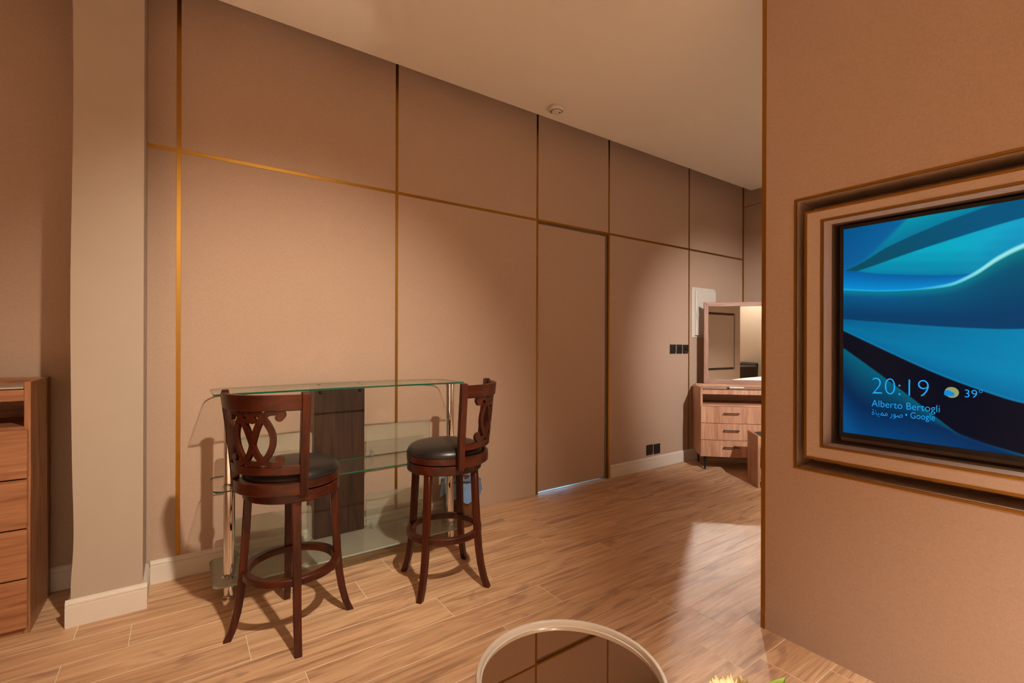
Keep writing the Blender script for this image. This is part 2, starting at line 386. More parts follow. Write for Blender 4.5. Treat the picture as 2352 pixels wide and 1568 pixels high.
# far wall, rear wall, left wall
far = struct(boxo('wall_far', FAB, None, FX, FX+.1, YR, WY+.12, 0, TOP), 'beige fabric far wall in the corner behind the mirror', 'wall')
boxo('wall_panel', FAB, far, FX-.012, FX-.0002, YR, WY-.013, 3.094, TOP, bevel=.002)
boxo('wall_panel', FAB, far, FX-.012, FX-.0002, YR, WY-.013, 0, 3.086, bevel=.002)
struct(boxo('wall_rear', PLASTER, None, XL-.1, FX+.1, YR-.1, YR, 0, TOP), 'cream rear wall behind the camera', 'wall')
struct(boxo('wall_left', FAB, None, XL-.1, XL, YR, AY, 0, TOP), 'beige left wall outside the view', 'wall')
# ceiling: dropped panel with a gap to the walls, slab above
struct(boxo('ceiling', CEILM, None, XL, 5.73, YR, 3.066, CEIL, CEIL+.09), 'cream dropped ceiling with a shadow gap along the walls', 'ceiling')
struct(boxo('ceiling_slab', PLASTER, None, XL-.1, FX+.1, YR-.1, AY+.1, TOP, TOP+.1), 'upper ceiling slab above the shadow gap', 'ceiling')

# ------------------------------------------------------------------ television partition
TX = 2.243; TE = 1.142; TB = -1.66; RX = 2.50
OY0, OY1, OZ0, OZ1 = -.85, .994, .789, 1.963          # outer opening
FY0, FY1, FZ0, FZ1 = -.815, .961, .834, 1.909         # frame board outer
IY0, IY1, IZ0, IZ1 = -.742, .888, .900, 1.853         # frame board inner
QY0, QY1, QZ0, QZ1 = -1.47, .41, .80, 1.97            # rear recess
pm = MB()
pm.box(TX, 2.44, TB, TE, 0, OZ0).box(TX, 2.44, TB, TE, OZ1, CEIL).box(TX, 2.44, OY1, TE, OZ0, OZ1).box(TX, 2.44, TB, OY0, OZ0, OZ1)
pm.box(2.42, 2.44, OY0, OY1, OZ0, OZ1)
pm.box(2.44, RX, TB, TE, 0, QZ0).box(2.44, RX, TB, TE, QZ1, CEIL).box(2.44, RX, QY1, TE, QZ0, QZ1).box(2.44, RX, TB, QY0, QZ0, QZ1)
part = struct(pm.build('wall_partition', FAB, None, smooth=0), 'beige fabric partition wall holding the recessed television', 'wall')
fr = MB()
fr.box(TX, 2.42, FY0, FY1, FZ0, IZ0).box(TX, 2.42, FY0, FY1, IZ1, FZ1).box(TX, 2.42, FY0, IY0, IZ0, IZ1).box(TX, 2.42, IY1, FY1, IZ0, IZ1)
fr.build('frame_board', FAB_FRAME, part, smooth=0)
boxo('rear_panel', FAB, part, 2.455, RX, QY0+.05, QY1-.05, QZ0+.05, QZ1-.05)
tw = .010
def trim_ring(y0, y1, z0, z1, outer, x0=TX-.003, x1=TX+.004, t=tw):
    s = t if outer else -t
    a = [(y0-max(s, 0), y1+max(s, 0), z1, z1+s), (y0-max(s, 0), y1+max(s, 0), z0-s, z0), (y1, y1+s, z0, z1), (y0-s, y0, z0, z1)]
    if not outer: a = [(y0, y1, z1+s, z1), (y0, y1, z0, z0-s), (y1+s, y1, z0-s, z1+s), (y0, y0-s, z0-s, z1+s)]
    for q in a: boxo('brass_trim', GOLD, part, x0, x1, q[0], q[1], q[2], q[3])
trim_ring(OY0, OY1, OZ0, OZ1, True)
for q in ((QY0, QY1, QZ0, QZ0+.05), (QY0, QY1, QZ1-.05, QZ1), (QY0, QY0+.05, QZ0+.05, QZ1-.05), (QY1-.05, QY1, QZ0+.05, QZ1-.05)):
    boxo('dark_trim', DARKBROWN, part, 2.4405, 2.47, *q)
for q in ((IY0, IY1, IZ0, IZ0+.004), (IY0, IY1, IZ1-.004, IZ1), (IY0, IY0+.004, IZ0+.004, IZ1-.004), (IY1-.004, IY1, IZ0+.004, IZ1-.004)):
    boxo('reveal_dark_strip', DARKBROWN, part, 2.328, 2.4195, *q)  # thin strips making the rear half of the recess reveals darker
trim_ring(FY0, FY1, FZ0, FZ1, False)
trim_ring(IY0, IY1, IZ0, IZ1, True)
MB().box(TX-.004, TX+.012, TE-.006, TE+.004, 0, CEIL).box(TX-.004, TX-.0005, TE-.014, TE-.006, 0, CEIL).build('corner_trim', GOLD, part, smooth=0)

# ------------------------------------------------------------------ television
SX = 2.343; SY1 = .848; SWD = 1.552; SZ0 = .952; SHT = .873; SY0 = SY1-SWD
tv = thing('television', 'large flat television in the wall recess showing blue leaf wallpaper and clock', 'television', (SX, (SY0+SY1)/2, SZ0-.02))
def L(y, z): return (y-(SY0+SY1)/2, z-(SZ0-.02))
y0, z0 = L(SY0-.013, SZ0-.02); y1, z1 = L(SY1+.013, SZ0+SHT+.014)
sy0, sz0 = L(SY0, SZ0); sy1, sz1 = L(SY1, SZ0+SHT)
boxo('casing', BLACKPLASTIC, tv, .004, .05, y0, y1, z0, z1, bevel=.004)
bz = MB(); bz.box(-.004, .004, y0, y1, sz1, z1).box(-.004, .004, y0, y1, z0, sz0).box(-.004, .004, y0, sy0, sz0, sz1).box(-.004, .004, sy1, y1, sz0, sz1)
bz.build('bezel', BLACKPLASTIC, tv, smooth=0)
boxo('wall_mount', BLACKMETAL, tv, .05, .076, -.2, .2, .3, .6)
# picture: layered leaves, colours stored per vertex of a flat screen grid
def pw(pts, x):
    if x <= pts[0][0]: a, b = pts[0], pts[1]
    elif x >= pts[-1][0]: a, b = pts[-2], pts[-1]
    else:
        for i in range(len(pts)-1):
            if pts[i][0] <= x <= pts[i+1][0]: a, b = pts[i], pts[i+1]; break
    return a[1]+(b[1]-a[1])*(x-a[0])/(b[0]-a[0])
def smoothcurve(pts, ext):
    """Catmull-Rom resampling so that leaf edges are curves"""
    p = pts+ext; out = []
    for i in range(len(p)-1):
        p0 = p[max(i-1, 0)]; p1 = p[i]; p2 = p[i+1]; p3 = p[min(i+2, len(p)-1)]
        for t in range(6):
            t /= 6; h = (2*t**3-3*t*t+1, t**3-2*t*t+t, -2*t**3+3*t*t, t**3-t*t)
            m1 = (p2[1]-p0[1])/max(p2[0]-p0[0], 1e-6); m2 = (p3[1]-p1[1])/max(p3[0]-p1[0], 1e-6); d = p2[0]-p1[0]
            out.append((p1[0]+d*t, h[0]*p1[1]+h[1]*m1*d+h[2]*p2[1]+h[3]*m2*d))
    out.append(p[-1]); return out
cA = smoothcurve([(-.01, .795), (.042, .831), (.091, .91), (.151, 1.023)], [(.3, 1.3)])
cBu = smoothcurve([(-.01, .79), (.014, .803), (.048, .83), (.101, .885), (.198, .951), (.28, .992)], [(.5, 1.1), (1, 1.3)])
cBl = smoothcurve([(-.01, .78), (.031, .787), (.152, .848), (.276, .903), (.343, .928)], [(.55, .99), (1, 1.12)])
cCl = smoothcurve([(-.01, .80), (.031, .787), (.08, .765), (.199, .734), (.255, .728)], [(.5, .74), (1, .8)])
cD = smoothcurve([(-.01, .705), (.102, .681), (.217, .684), (.264, .721), (.304, .776), (.343, .814)], [(.5, .9), (1, 1.02)])
cE = smoothcurve([(-.01, .56), (.132, .527), (.243, .505), (.344, .496)], [(.6, .53), (1, .66)])
cF = smoothcurve([(-.01, .51), (.102, .398), (.199, .306), (.285, .24), (.344, .206)], [(.6, .13), (1, .1)])
cG = smoothcurve([(-.01, .43), (.076, .306), (.152, .192), (.199, .116), (.244, .054), (.344, .007)], [(.5, -.05), (1, -.1)])
cH = smoothcurve([(-.01, .26), (.043, .127), (.133, .1), (.244, .054)], [(.5, -.1), (1, -.3)])
def mixc(a, b, t): t = max(0, min(1, t)); return (a[0]+(b[0]-a[0])*t, a[1]+(b[1]-a[1])*t, a[2]+(b[2]-a[2])*t)
def step(x, w=.006): x = max(0, min(1, x/w+.5)); return x*x*(3-2*x)
def picture(s, t, B):
    """painted from the top leaf down: each leaf covers what lies below its edge"""
    A, Bu, Bl, Cl, D, E, F, G, H = B
    rib = .5+.5*math.sin(s*34+t*150)
    c = mixc((0, 78, 132), (6, 104, 168), s*4+(1-t)*2)
    c = mixc(c, mixc(mixc((0, 108, 146), (0, 158, 172), (t-Bu)*7+s), (0, 92, 150), (s-.26)*8), step(A-t, .03))
    c = mixc(c, mixc((4, 70, 88), (0, 82, 122), s*3.4), step(Bu-t, .008))
    c = mixc(c, mixc(mixc((0, 122, 160), (0, 164, 190), (t-max(Cl, D))*8+.12*rib), (30, 150, 200), (s-.22)*4), step(Bl-t))
    c = mixc(c, mixc((0, 138, 208), (0, 88, 152), (t-D)/max(Cl-D, .012)), step(Cl-t))
    w = .004+.010*max(0, min(1, (s-.15)*7)); glow = mixc((40, 168, 214), (170, 236, 230), (s-.16)*8)
    k = (D-t)/max(D-E, .01); body = mixc(mixc((0, 92, 142), (0, 88, 116), (s-.1)*5), (2, 58, 100), k*1.25)
    c = mixc(c, mixc(mixc((0, 128, 150), (0, 116, 128), s*3), body, k*4.5), step(D-t))
    c = mixc(c, glow, max(0, 1-((t-D-.3*w)/w)**2)*.9 if abs(t-D-.3*w) < w else 0)
    k = (E-t)/max(E-F, .01)
    c = mixc(c, mixc(mixc(mixc((0, 88, 134), (0, 116, 160), k+.1*rib), (0, 138, 182), s*2.1), (0, 84, 138), (k-.62)*1.6), step(E-t))
    c = mixc(c, (18, 132, 172), max(0, 1-abs(t-F-.004)/.007)*.75)
    c = mixc(c, mixc((2, 9, 26), (12, 14, 26), .5+.5*math.sin(s*20)), step(F-t))
    c = mixc(c, mixc((0, 92, 118), (0, 40, 78), (G-t)/max(G-H, .02)*1.15), step(G-t, .008))
    return mixc(c, mixc((0, 40, 84), (0, 74, 132), (H-t)*6), step(H-t, .03))
NX, NZ = 520, 330
SS = [(i/NX)*.62 if i/NX < .55 else .341+(i/NX-.55)*(1-.341)/.45 for i in range(NX+1)]
CB = [[pw(c, s) for c in (cA, cBu, cBl, cCl, cD, cE, cF, cG, cH)] for s in SS]
vs = []; cols = []
for j in range(NZ+1):
    for i in range(NX+1):
        t = j/NZ; vs.append((-.0005, sy1-SS[i]*SWD, sz0+t*SHT)); cols.append(picture(SS[i], t, CB[i]))
fs = [(j*(NX+1)+i, j*(NX+1)+i+1, (j+1)*(NX+1)+i+1, (j+1)*(NX+1)+i) for j in range(NZ) for i in range(NX)]
sm = bpy.data.meshes.new('screen'); sm.from_pydata(vs, [], fs)
ca = sm.color_attributes.new('picture', 'FLOAT_COLOR', 'POINT')
flat = []
for c in cols: flat += [*srgb(*c), 1.0]
ca.data.foreach_set('color', flat)
m, nt, b = new_mat('screen_picture'); b.inputs['Base Color'].default_value = (.002, .002, .002, 1); b.inputs['Roughness'].default_value = .35; b.inputs['Specular IOR Level'].default_value = .12
at = nt.nodes.new('ShaderNodeAttribute'); at.attribute_name = 'picture'
nt.links.new(at.outputs['Color'], b.inputs['Emission Color']); b.inputs['Emission Strength'].default_value = 1.0
m.cycles.emission_sampling = 'NONE'
sm.materials.append(m); sm.update()
so = bpy.data.objects.new('screen', sm); COL.objects.link(so); so.parent = tv
def lettering(name, body, ya, yb, za, zb, mat, parent, thin=-.008):
    """text mesh fitted into screen rectangle: ya = left (world y), yb = right, za..zb world heights"""
    cu = bpy.data.curves.new(name, 'FONT'); cu.body = body; cu.size = 1; cu.resolution_u = 4; cu.offset = thin
    t = bpy.data.objects.new(name+'_curve', cu); COL.objects.link(t)
    bpy.context.view_layer.update()
    me = bpy.data.meshes.new_from_object(t.evaluated_get(bpy.context.evaluated_depsgraph_get()))
    bpy.data.objects.remove(t)
    xs = [v.co.x for v in me.vertices]; ys = [v.co.y for v in me.vertices]
    x0, x1, q0, q1 = min(xs), max(xs), min(ys), max(ys)
    for v in me.vertices:
        yy = ya+(yb-ya)*(v.co.x-x0)/(x1-x0); zz = za+(zb-za)*(v.co.y-q0)/(q1-q0); l = L(yy, zz); v.co = (-.0018, l[0], l[1])
    me.materials.clear(); me.materials.append(mat); me.name = name
    o = bpy.data.objects.new(name, me); COL.objects.link(o); o.parent = parent; return o
lettering('clock_text', '20:19', .743, .563, 1.128, 1.194, SCREENTEXT, so, -.022)
lettering('credit_text', 'Alberto Bertogli', .745, .531, 1.066, 1.102, SCREENTEXT, so)
lettering('album_text', '\uFE93\uFEB0\uFEF4\uFEE4\uFEE3 \uFEAD\uFEEE\uFEBB', .744, .642, 1.033, 1.063, SCREENTEXT, so)
lettering('source_text', '\u2022 Google', .634, .545, 1.034, 1.066, SCREENTEXT, so)
lettering('temperature_text', '39\u00b0', .462, .415, 1.139, 1.169, SCREENTEXT, so)
def disc(mb, cy, cz, ry, rz, x, n=28):
    pts = [(x, *L(cy+ry*math.cos(2*PI*i/n), cz+rz*math.sin(2*PI*i/n))) for i in range(n)]
    return mb.add(pts, [tuple(range(n))])
disc(MB(), .4975, 1.1535, .0200, .0200, -.0012).build('weather_sun', ICONYELLOW, so, smooth=0, fixn=False)
cl = MB(); disc(cl, .508, 1.151, .0105, .0105, -.0020); disc(cl, .498, 1.1475, .0085, .0085, -.00203)
disc(cl, .5125, 1.1465, .0065, .0065, -.00206); disc(cl, .5035, 1.1445, .012, .006, -.00209)
cl.build('weather_cloud', ICONBLUE, so, smooth=0, fixn=False)

# ------------------------------------------------------------------ smoke detector, panel, switches
sd = thing('smoke_detector', 'round cream smoke detector on the ceiling', 'smoke detector', (2.455, 2.885, CEIL))
MB().lathe([(0, 0), (.062, 0), (.062, -.010), (.058, -.014)], 40).build('base_plate', OFFWHITE, sd)
MB().lathe([(.058, -.010), (.066, -.016), (.066, -.024), (.048, -.036), (.046, -.0365)], 40).build('housing', OFFWHITE, sd)
MB().lathe([(.046, -.034), (.043, -.034), (.042, -.041), (.036, -.047), (0, -.049)], 40).build('cap', OFFWHITE, sd)
v = MB()
for i in range(44):
    a = 2*PI*i/44; c_, s_ = math.cos(a), math.sin(a)
    v.cyl((.0425*c_, .0425*s_, -.0405), (.0475*c_, .0475*s_, -.0365), .0014, n=6)
v.build('vent_slots', SHADOWGAP, sd)
MB().cyl((.014, -.022, -.047), (.014, -.022, -.0500), .0065, n=14).build('indicator_window', SHADOWGAP, sd)
MB().cyl((.022, -.009, -.047), (.022, -.009, -.0497), .003, n=10).build('indicator_light', SHADOWGAP, sd)

ep = thing('electrical_panel', 'cream flush electrical panel with a latch on the back wall', 'electrical panel', (4.837, WY, 1.403))
boxo('surround', PANELPAINT, ep, 0, .455, -.012, 0, 0, .585, bevel=.004)
boxo('panel_door', PANELPAINT, ep, .045, .44, -.034, -.0122, .025, .555, bevel=.004)
lt = MB().lathe([(0, 0), (.05, 0), (.047, .004), (0, .004)], 24, a0=-PI/2, a1=PI/2)
lo = lt.build('latch', PANELPAINT, ep); lo.data.transform(Matrix.Translation((.047, -.034, .26)) @ Matrix.Rotation(PI/2, 4, 'X'))
MB().cyl((.088, -.038, .268), (.088, -.041, .268), .013, n=18).build('lock', CHROME, ep)
def faceplate(name, label, cat, x0, x1, z0, z1, kind, group):
    t = thing(name, label, cat, ((x0+x1)/2, WY, z0), group=group); hw = (x1-x0)/2; h = z1-z0
    boxo('plate', BLACKPLASTIC, t, -hw, hw, -.009, 0, 0, h, bevel=.0025)
    if kind == 'switch':
        boxo('rocker', BLACKMETAL, t, -hw*.5, hw*.5, -.013, -.009, h*.25, h*.75, bevel=.001)
    elif kind == 'dial':
        MB().cyl((0, -.009, h*.55), (0, -.018, h*.55), hw*.42, hw*.38, 20).build('dial', BLACKMETAL, t)
        MB().cyl((0, -.009, h*.2), (0, -.0115, h*.2), .0055, n=12).build('indicator', REDLED, t)
    elif kind == 'socketlit':
        for dx, dz in ((0, .62), (-.018, .36), (.018, .36)): boxo('pin_slot', SHADOWGAP, t, dx-.004, dx+.004, -.0095, -.009, h*dz-.008, h*dz+.008)
        MB().cyl((0, -.009, h*.78), (0, -.0108, h*.78), .0022, n=10).build('indicator', REDLED, t)
    else:
        for dx, dz in ((0, .66), (-.02, .38), (.02, .38)): boxo('pin_slot', SHADOWGAP, t, dx-.004, dx+.004, -.0095, -.009, h*dz-.009, h*dz+.009)
    for sx, sz in ((hw*.8, .1),):
        MB().cyl((sx, -.009, h*sz), (sx, -.0105, h*sz), .005, n=10).build('screw_cap', CHROME, t)
    return t
faceplate('power_socket', 'black power socket, leftmost of the three plates left of the electrical panel', 'socket', 4.436, 4.540, 1.222, 1.323, 'socketlit', 'black plates at shoulder height')
faceplate('light_switch', 'black rocker switch between the socket and the dial at shoulder height', 'switch', 4.558, 4.655, 1.221, 1.322, 'switch', 'black plates at shoulder height')
faceplate('dimmer_switch', 'black dial switch with red indicator beside the brass strip', 'switch', 4.672, 4.771, 1.220, 1.321, 'dial', 'black plates at shoulder height')
faceplate('power_socket', 'black power socket low on the wall, left of the low pair', 'socket', 4.044, 4.148, .148, .256, 'socket', 'black sockets above the baseboard')
faceplate('power_socket', 'black power socket low on the wall, right of the low pair', 'socket', 4.165, 4.268, .146, .252, 'socket', 'black sockets above the baseboard')

# ------------------------------------------------------------------ glass bar table
bt = thing('bar_table', 'tall glass bar table with chrome poles and dark wood centre panel against the wall', 'bar table', (.865, 2.85, 0))
BX, BY = .865, 2.85
TOPZ = 1.067
def tabletop_outline():
    pts = []; x0, x1 = .14-BX, 1.592-BX; n = 24
    yf = lambda x: 2.822-BY+.032*(1-(2*(x-x0)/(x1-x0)-1)**2)
    yb = lambda x: 3.19-BY+.072*(1-(2*(x-x0)/(x1-x0)-1)**2)
    rf, rb = .012, .07
    for i in range(5): a = PI+PI/2*i/4; pts.append((x0+rf+rf*math.cos(a), yf(x0)+rf+rf*math.sin(a)))
    for i in range(1, n): x = x0+(x1-x0)*i/n; pts.append((x, yf(x)))
    for i in range(5): a = -PI/2+PI/2*i/4; pts.append((x1-rf+rf*math.cos(a), yf(x1)+rf+rf*math.sin(a)))
    for i in range(7): a = PI/2*i/6; pts.append((x1-rb+rb*math.cos(a), yb(x1-rb)-rb+rb*math.sin(a)))
    for i in range(n-2, 1, -1): x = x0+(x1-x0)*i/n; pts.append((x, yb(x)))
    for i in range(7): a = PI/2+PI/2*i/6; pts.append((x0+rb+rb*math.cos(a), yb(x0+rb)-rb+rb*math.sin(a)))
    return pts
def rrect(x0, x1, y0, y1, r, n=6):
    pts = []
    for cx, cy, a in ((x0+r, y0+r, PI), (x1-r, y0+r, 1.5*PI), (x1-r, y1-r, 0), (x0+r, y1-r, .5*PI)):
        for i in range(n+1): pts.append((cx+r*math.cos(a+PI/2*i/n), cy+r*math.sin(a+PI/2*i/n)))
    return pts
MB().prism(tabletop_outline(), TOPZ-.010, TOPZ, 0, 1).build('table_top', [GLASS, GLASSEDGE], bt, smooth=20)
MB().prism(rrect(.138-BX, 1.575-BX, 2.765-BY, 3.095-BY, .045), .578, .586, 0, 1).build('glass_shelf', [GLASS, GLASSEDGE], bt, smooth=20)
MB().prism(rrect(.138-BX, 1.575-BX, 2.765-BY, 3.15-BY, .045), .100, .110, 0, 1).build('glass_shelf', [FROSTSHELF, FROSTEDGE], bt, smooth=20)
pp = MB(); pp.box(.684-BX, .996-BX, 3.10-BY, 3.24-BY, .1105, TOPZ-.0105)
po = pp.build('centre_panel', [WENGE, WENGESIDE], bt, smooth=0)
for p in po.data.polygons:
    if abs(p.normal.x) > .9: p.material_index = 1
for gx in (.72, .965):
    MB().lathe([(0, .012), (.006, .011), (.0095, .006), (.010, 0), (0, 0)], 16).build('bolt', BLACKMETAL, bt).data.transform(Matrix.Translation((gx-BX, 3.10-BY, 1.022)) @ Matrix.Rotation(PI/2, 4, 'X'))
    MB().cyl((gx-BX, 3.15-BY, TOPZ), (gx-BX, 3.15-BY, TOPZ+.004), .012, n=16).build('top_screw', CHROME, bt)
for (xa, xb) in ((.205, .668), (1.003, 1.455)):
    for (za, zb) in ((.592, .787), (.1165, .335)):
        g = MB().prism([(x, y) for x, y in rrect(xa-BX, xb-BX, za, zb, .022 if xa < .5 else .006)], 0, .006, 0, 1)
        go = g.build('frosted_panel', [FROST, FROSTEDGE], bt, smooth=20)
        go.data.transform(Matrix.Translation((0, 3.088-BY, 0)) @ Matrix.Rotation(PI/2, 4, 'X'))
        for cx in ((xb-.055, xa+.06) if xa < .5 else (xa+.035, xb-.05)):
            cz = za-.006
            c = MB().box(cx-BX-.008, cx-BX+.008, 3.066-BY, 3.0815-BY, cz, cz+.042).box(cx-BX-.008, cx-BX+.008, 3.0885-BY, 3.10-BY, cz, cz+.042)
            c.build('panel_clip', CLEARPLASTIC, bt, bevel=.002)
for px in (.215, 1.495):
    x, y = px-BX, 2.853-BY
    pole = MB().cyl((x, y, .02), (x, y, TOPZ-.0105), .0265, n=32).build('pole', CHROME, bt)
    MB().lathe([(0, 0), (.026, 0), (.0285, .003), (.0285, .018), (.027, .02), (0, .02)], 32, (x, y, 0)).build('foot', CHROME, pole)
    for zz in (.092, .1105, .570, .5865): MB().lathe([(.0266, 0), (.033, 0), (.033, .007), (.0266, .007)], 32, (x, y, zz)).build('collar', CHROME, pole)
    MB().lathe([(.0266, 0), (.031, 0), (.031, .012), (.0266, .012)], 32, (x, y, TOPZ-.023)).build('top_collar', CHROME, pole)

# ------------------------------------------------------------------ bar stools
def stroke(mb, pts, width, depth, surf):
    """ribbon of rectangular section along (s,z) points mapped on the back surface"""
    dense = []
    for i in range(len(pts)-1):
        p0 = pts[max(i-1, 0)]; p1 = pts[i]; p2 = pts[i+1]; p3 = pts[min(i+2, len(pts)-1)]
        for q in range(6):
            t = q/6
            dense.append(tuple(.5*((2*p1[k])+(-p0[k]+p2[k])*t+(2*p0[k]-5*p1[k]+4*p2[k]-p3[k])*t*t+(-p0[k]+3*p1[k]-3*p2[k]+p3[k])*t**3) for k in (0, 1)))
    dense.append(pts[-1]); vs = []; n = len(dense)
    for i, p in enumerate(dense):
        a = dense[max(i-1, 0)]; b = dense[min(i+1, n-1)]; dx, dz = b[0]-a[0], b[1]-a[1]; l = math.hypot(dx, dz) or 1
        nx, nz = -dz/l*width/2, dx/l*width/2
        vs += [surf(p[0]+nx, p[1]+nz, -depth/2), surf(p[0]-nx, p[1]-nz, -depth/2), surf(p[0]-nx, p[1]-nz, depth/2), surf(p[0]+nx, p[1]+nz, depth/2)]
    fs = [(4*i+j, 4*i+(j+1) % 4, 4*i+4+(j+1) % 4, 4*i+4+j) for i in range(n-1) for j in range(4)]+[(3, 2, 1, 0), (4*n-4, 4*n-3, 4*n-2, 4*n-1)]
    mb.add(vs, fs)
def knob(mb, c, r, depth, surf, n=16):
    vs = []
    for d in (-depth/2, depth/2): vs += [surf(c[0]+r*math.cos(2*PI*i/n), c[1]+r*math.sin(2*PI*i/n), d) for i in range(n)]
    mb.add(vs, [(i, (i+1) % n, n+(i+1) % n, n+i) for i in range(n)]+[tuple(range(n-1, -1, -1)), tuple(range(n, 2*n))])
def bar_stool(loc, base_deg, back_deg, label):
    t = thing('bar_stool', label, 'bar stool', (*loc, 0), group='cherry bar stools')
    prof = [(.183, .645), (.193, .45), (.203, .30), (.212, .20), (.225, .12), (.243, .05), (.264, 0)]
    for q in range(4):
        a = math.radians(base_deg+90*q); er = Vector((math.cos(a), math.sin(a), 0)); et = Vector((-math.sin(a), math.cos(a), 0)); mb = MB(); vs = []
        for i, (r, z) in enumerate(prof):
            wt = .018-.003*i/6; dr = .017-.001*i/6
            c = er*r+Vector((0, 0, z))
            vs += [c-er*dr-et*wt, c+er*dr-et*wt, c+er*dr+et*wt, c-er*dr+et*wt]
        n = len(prof)
        fs = [(4*i+j, 4*i+(j+1) % 4, 4*i+4+(j+1) % 4, 4*i+4+j) for i in range(n-1) for j in range(4)]+[(3, 2, 1, 0), (4*n-4, 4*n-3, 4*n-2, 4*n-1)]
        mb.add(vs, fs).build('leg', CHERRY, t, bevel=.003, smooth=35)
    MB().arc(.176, .210, .272, .304, 0, 2*PI, 64).build('foot_ring', CHERRY_H, t, bevel=.003)
    MB().arc(.150, .207, .633, .681, 0, 2*PI, 64).build('base_ring', CHERRY_H, t, bevel=.004)
    MB().lathe([(0, .65), (.15, .65), (.15, .66), (0, .66)], 40).build('swivel_plate', BLACKMETAL, t)
    MB().arc(.150, .209, .687, .724, 0, 2*PI, 64).build('seat_frame', CHERRY_H, t, bevel=.003)
    MB().lathe([(.0, .665), (.12, .665), (.12, .69), (0, .69)], 32).build('swivel_ring', BLACKMETAL, t)
    cu = [(0, .715), (.198, .715), (.206, .722), (.2085, .732), (.206, .742), (.198, .755), (.183, .766), (.155, .775), (.11, .781), (.06, .784), (0, .785)]
    cush = MB().lathe(cu, 64).build('cushion', LEATHER, t, smooth=60)
    MB().lathe([(.2075, .7245), (.2105, .727), (.2105, .730), (.2075, .7325)], 64).build('piping', LEATHER, cush)
    bc = math.radians(back_deg); half = math.radians(47)
    lean, zr = .105, .70
    MB().arc(.2095, .2455, .677, .729, bc-half, bc+half, 32).build('back_apron', CHERRY_H, t, bevel=.003)
    for sg in (-1, 1):
        a = bc+sg*half; er = Vector((math.cos(a), math.sin(a), 0)); et = Vector((-math.sin(a), math.cos(a), 0)); vs = []
        zs = [.662, .70, .76, .84, .93, 1.02, 1.10, 1.122]
        for i, z in enumerate(zs):
            r = .234+lean*(z-zr)*(.55+.45*min(1, (z-.66)/.4)); wt = .0175; d0, d1 = .019, .016
            if i == 0: d0 = .010; d1 = .012
            if i == len(zs)-1: d1 = .008
            c = er*r+Vector((0, 0, z)); vs += [c-er*d0-et*wt, c+er*d1-et*wt, c+er*d1+et*wt, c-er*d0+et*wt]
        n = len(zs); fs = [(4*i+j, 4*i+(j+1) % 4, 4*i+4+(j+1) % 4, 4*i+4+j) for i in range(n-1) for j in range(4)]+[(3, 2, 1, 0), (4*n-4, 4*n-3, 4*n-2, 4*n-1)]
        MB().add(vs, fs).build('post', CHERRY, t, bevel=.003, smooth=35)
    ih = half-.06
    MB().arc(.229, .253, 1.045, 1.112, bc-ih, bc+ih, 32, lean*.9, zr).build('top_rail', CHERRY_H, t, bevel=.003)
    MB().arc(.224, .247, .768, .807, bc-ih, bc+ih, 32, lean*.6, zr).build('lower_rail', CHERRY_H, t, bevel=.003)
    zb, zt, hw = .807, 1.047, .137
    def surf(s, z, d):
        r = .238+lean*.85*(z-zr)+d; a = bc+s/.262; return (r*math.cos(a), r*math.sin(a), z)
    P = lambda pts, sg: [(sg*x*hw, zb+(zt-zb)*zz) for x, zz in pts]
    outer = [(.05, .83), (.055, .90), (.14, .955), (.25, .945), (.34, .89), (.48, .79), (.62, .63), (.66, .47), (.59, .30), (.44, .16), (.24, .07), (0, .045)]
    inner = [(.84, .86), (.95, .91), (.90, .965), (.70, .965), (.50, .94), (.34, .85), (.19, .69), (.075, .52), (.0, .39), (-.075, .27), (-.21, .155), (-.40, .08), (-.62, .04), (-.82, .05), (-.90, .12), (-.80, .16)]
    mb = MB()
    for sg in (-1, 1):
        stroke(mb, P(outer, sg), .024, .017, surf); stroke(mb, P(inner, sg), .024, .0172, surf)
        for c, r in (((.065, .82), .0135), ((.86, .875), .017), ((-.80, .15), .0125)):
            knob(mb, P([c], sg)[0], r, .0176, surf)
    mb.build('scroll_splat', CHERRY, t, smooth=35)
    return t
bar_stool((.439, 2.425), -5, 223.5, 'cherry bar stool nearest the camera, its scroll back turned towards us')
bar_stool((1.228, 2.407), 35.2, 311, 'cherry bar stool right of the other, its scroll back seen edge-on')

# ------------------------------------------------------------------ waste bin
bn = thing('waste_bin', 'brown waste bin with a blue plastic liner behind the right bar stool', 'bin', (1.712, 3.09, 0))
MB().lathe([(0, 0), (.105, 0), (.112, .01), (.138, .318), (.132, .318), (.106, .016), (0, .016)], 36).build('bin_body', BINWOOD, bn)
bg = MB(); vs = []; n = 60; rr = random.Random(3)
prof = [(.126, .27), (.134, .324), (.143, .328), (.146, .31), (.147, .28), (.148, .245), (.150, .215)]
ph = [rr.uniform(0, 6.28) for _ in range(4)]
for i in range(n):
    a = 2*PI*i/n
    for j, (r, z) in enumerate(prof):
        wv = (.004*math.sin(7*a+ph[0]+j*.8)+.0035*math.sin(15*a+ph[1]-j*1.3)+.002*math.sin(29*a+ph[2]))*(j/3 if j < 3 else 1.2)
        vs.append(((r+wv)*math.cos(a), (r+wv)*math.sin(a), z+(.02*math.sin(3*a+ph[3])+.01*math.sin(8*a) if j == 6 else .006*math.sin(5*a) if j == 2 else 0)))
mm = len(prof); fs = [(i*mm+j, ((i+1) % n)*mm+j, ((i+1) % n)*mm+j+1, i*mm+j+1) for i in range(n) for j in range(mm-1)]
bg.add(vs, fs).build('bin_liner', BLUEBAG, bn, smooth=50)

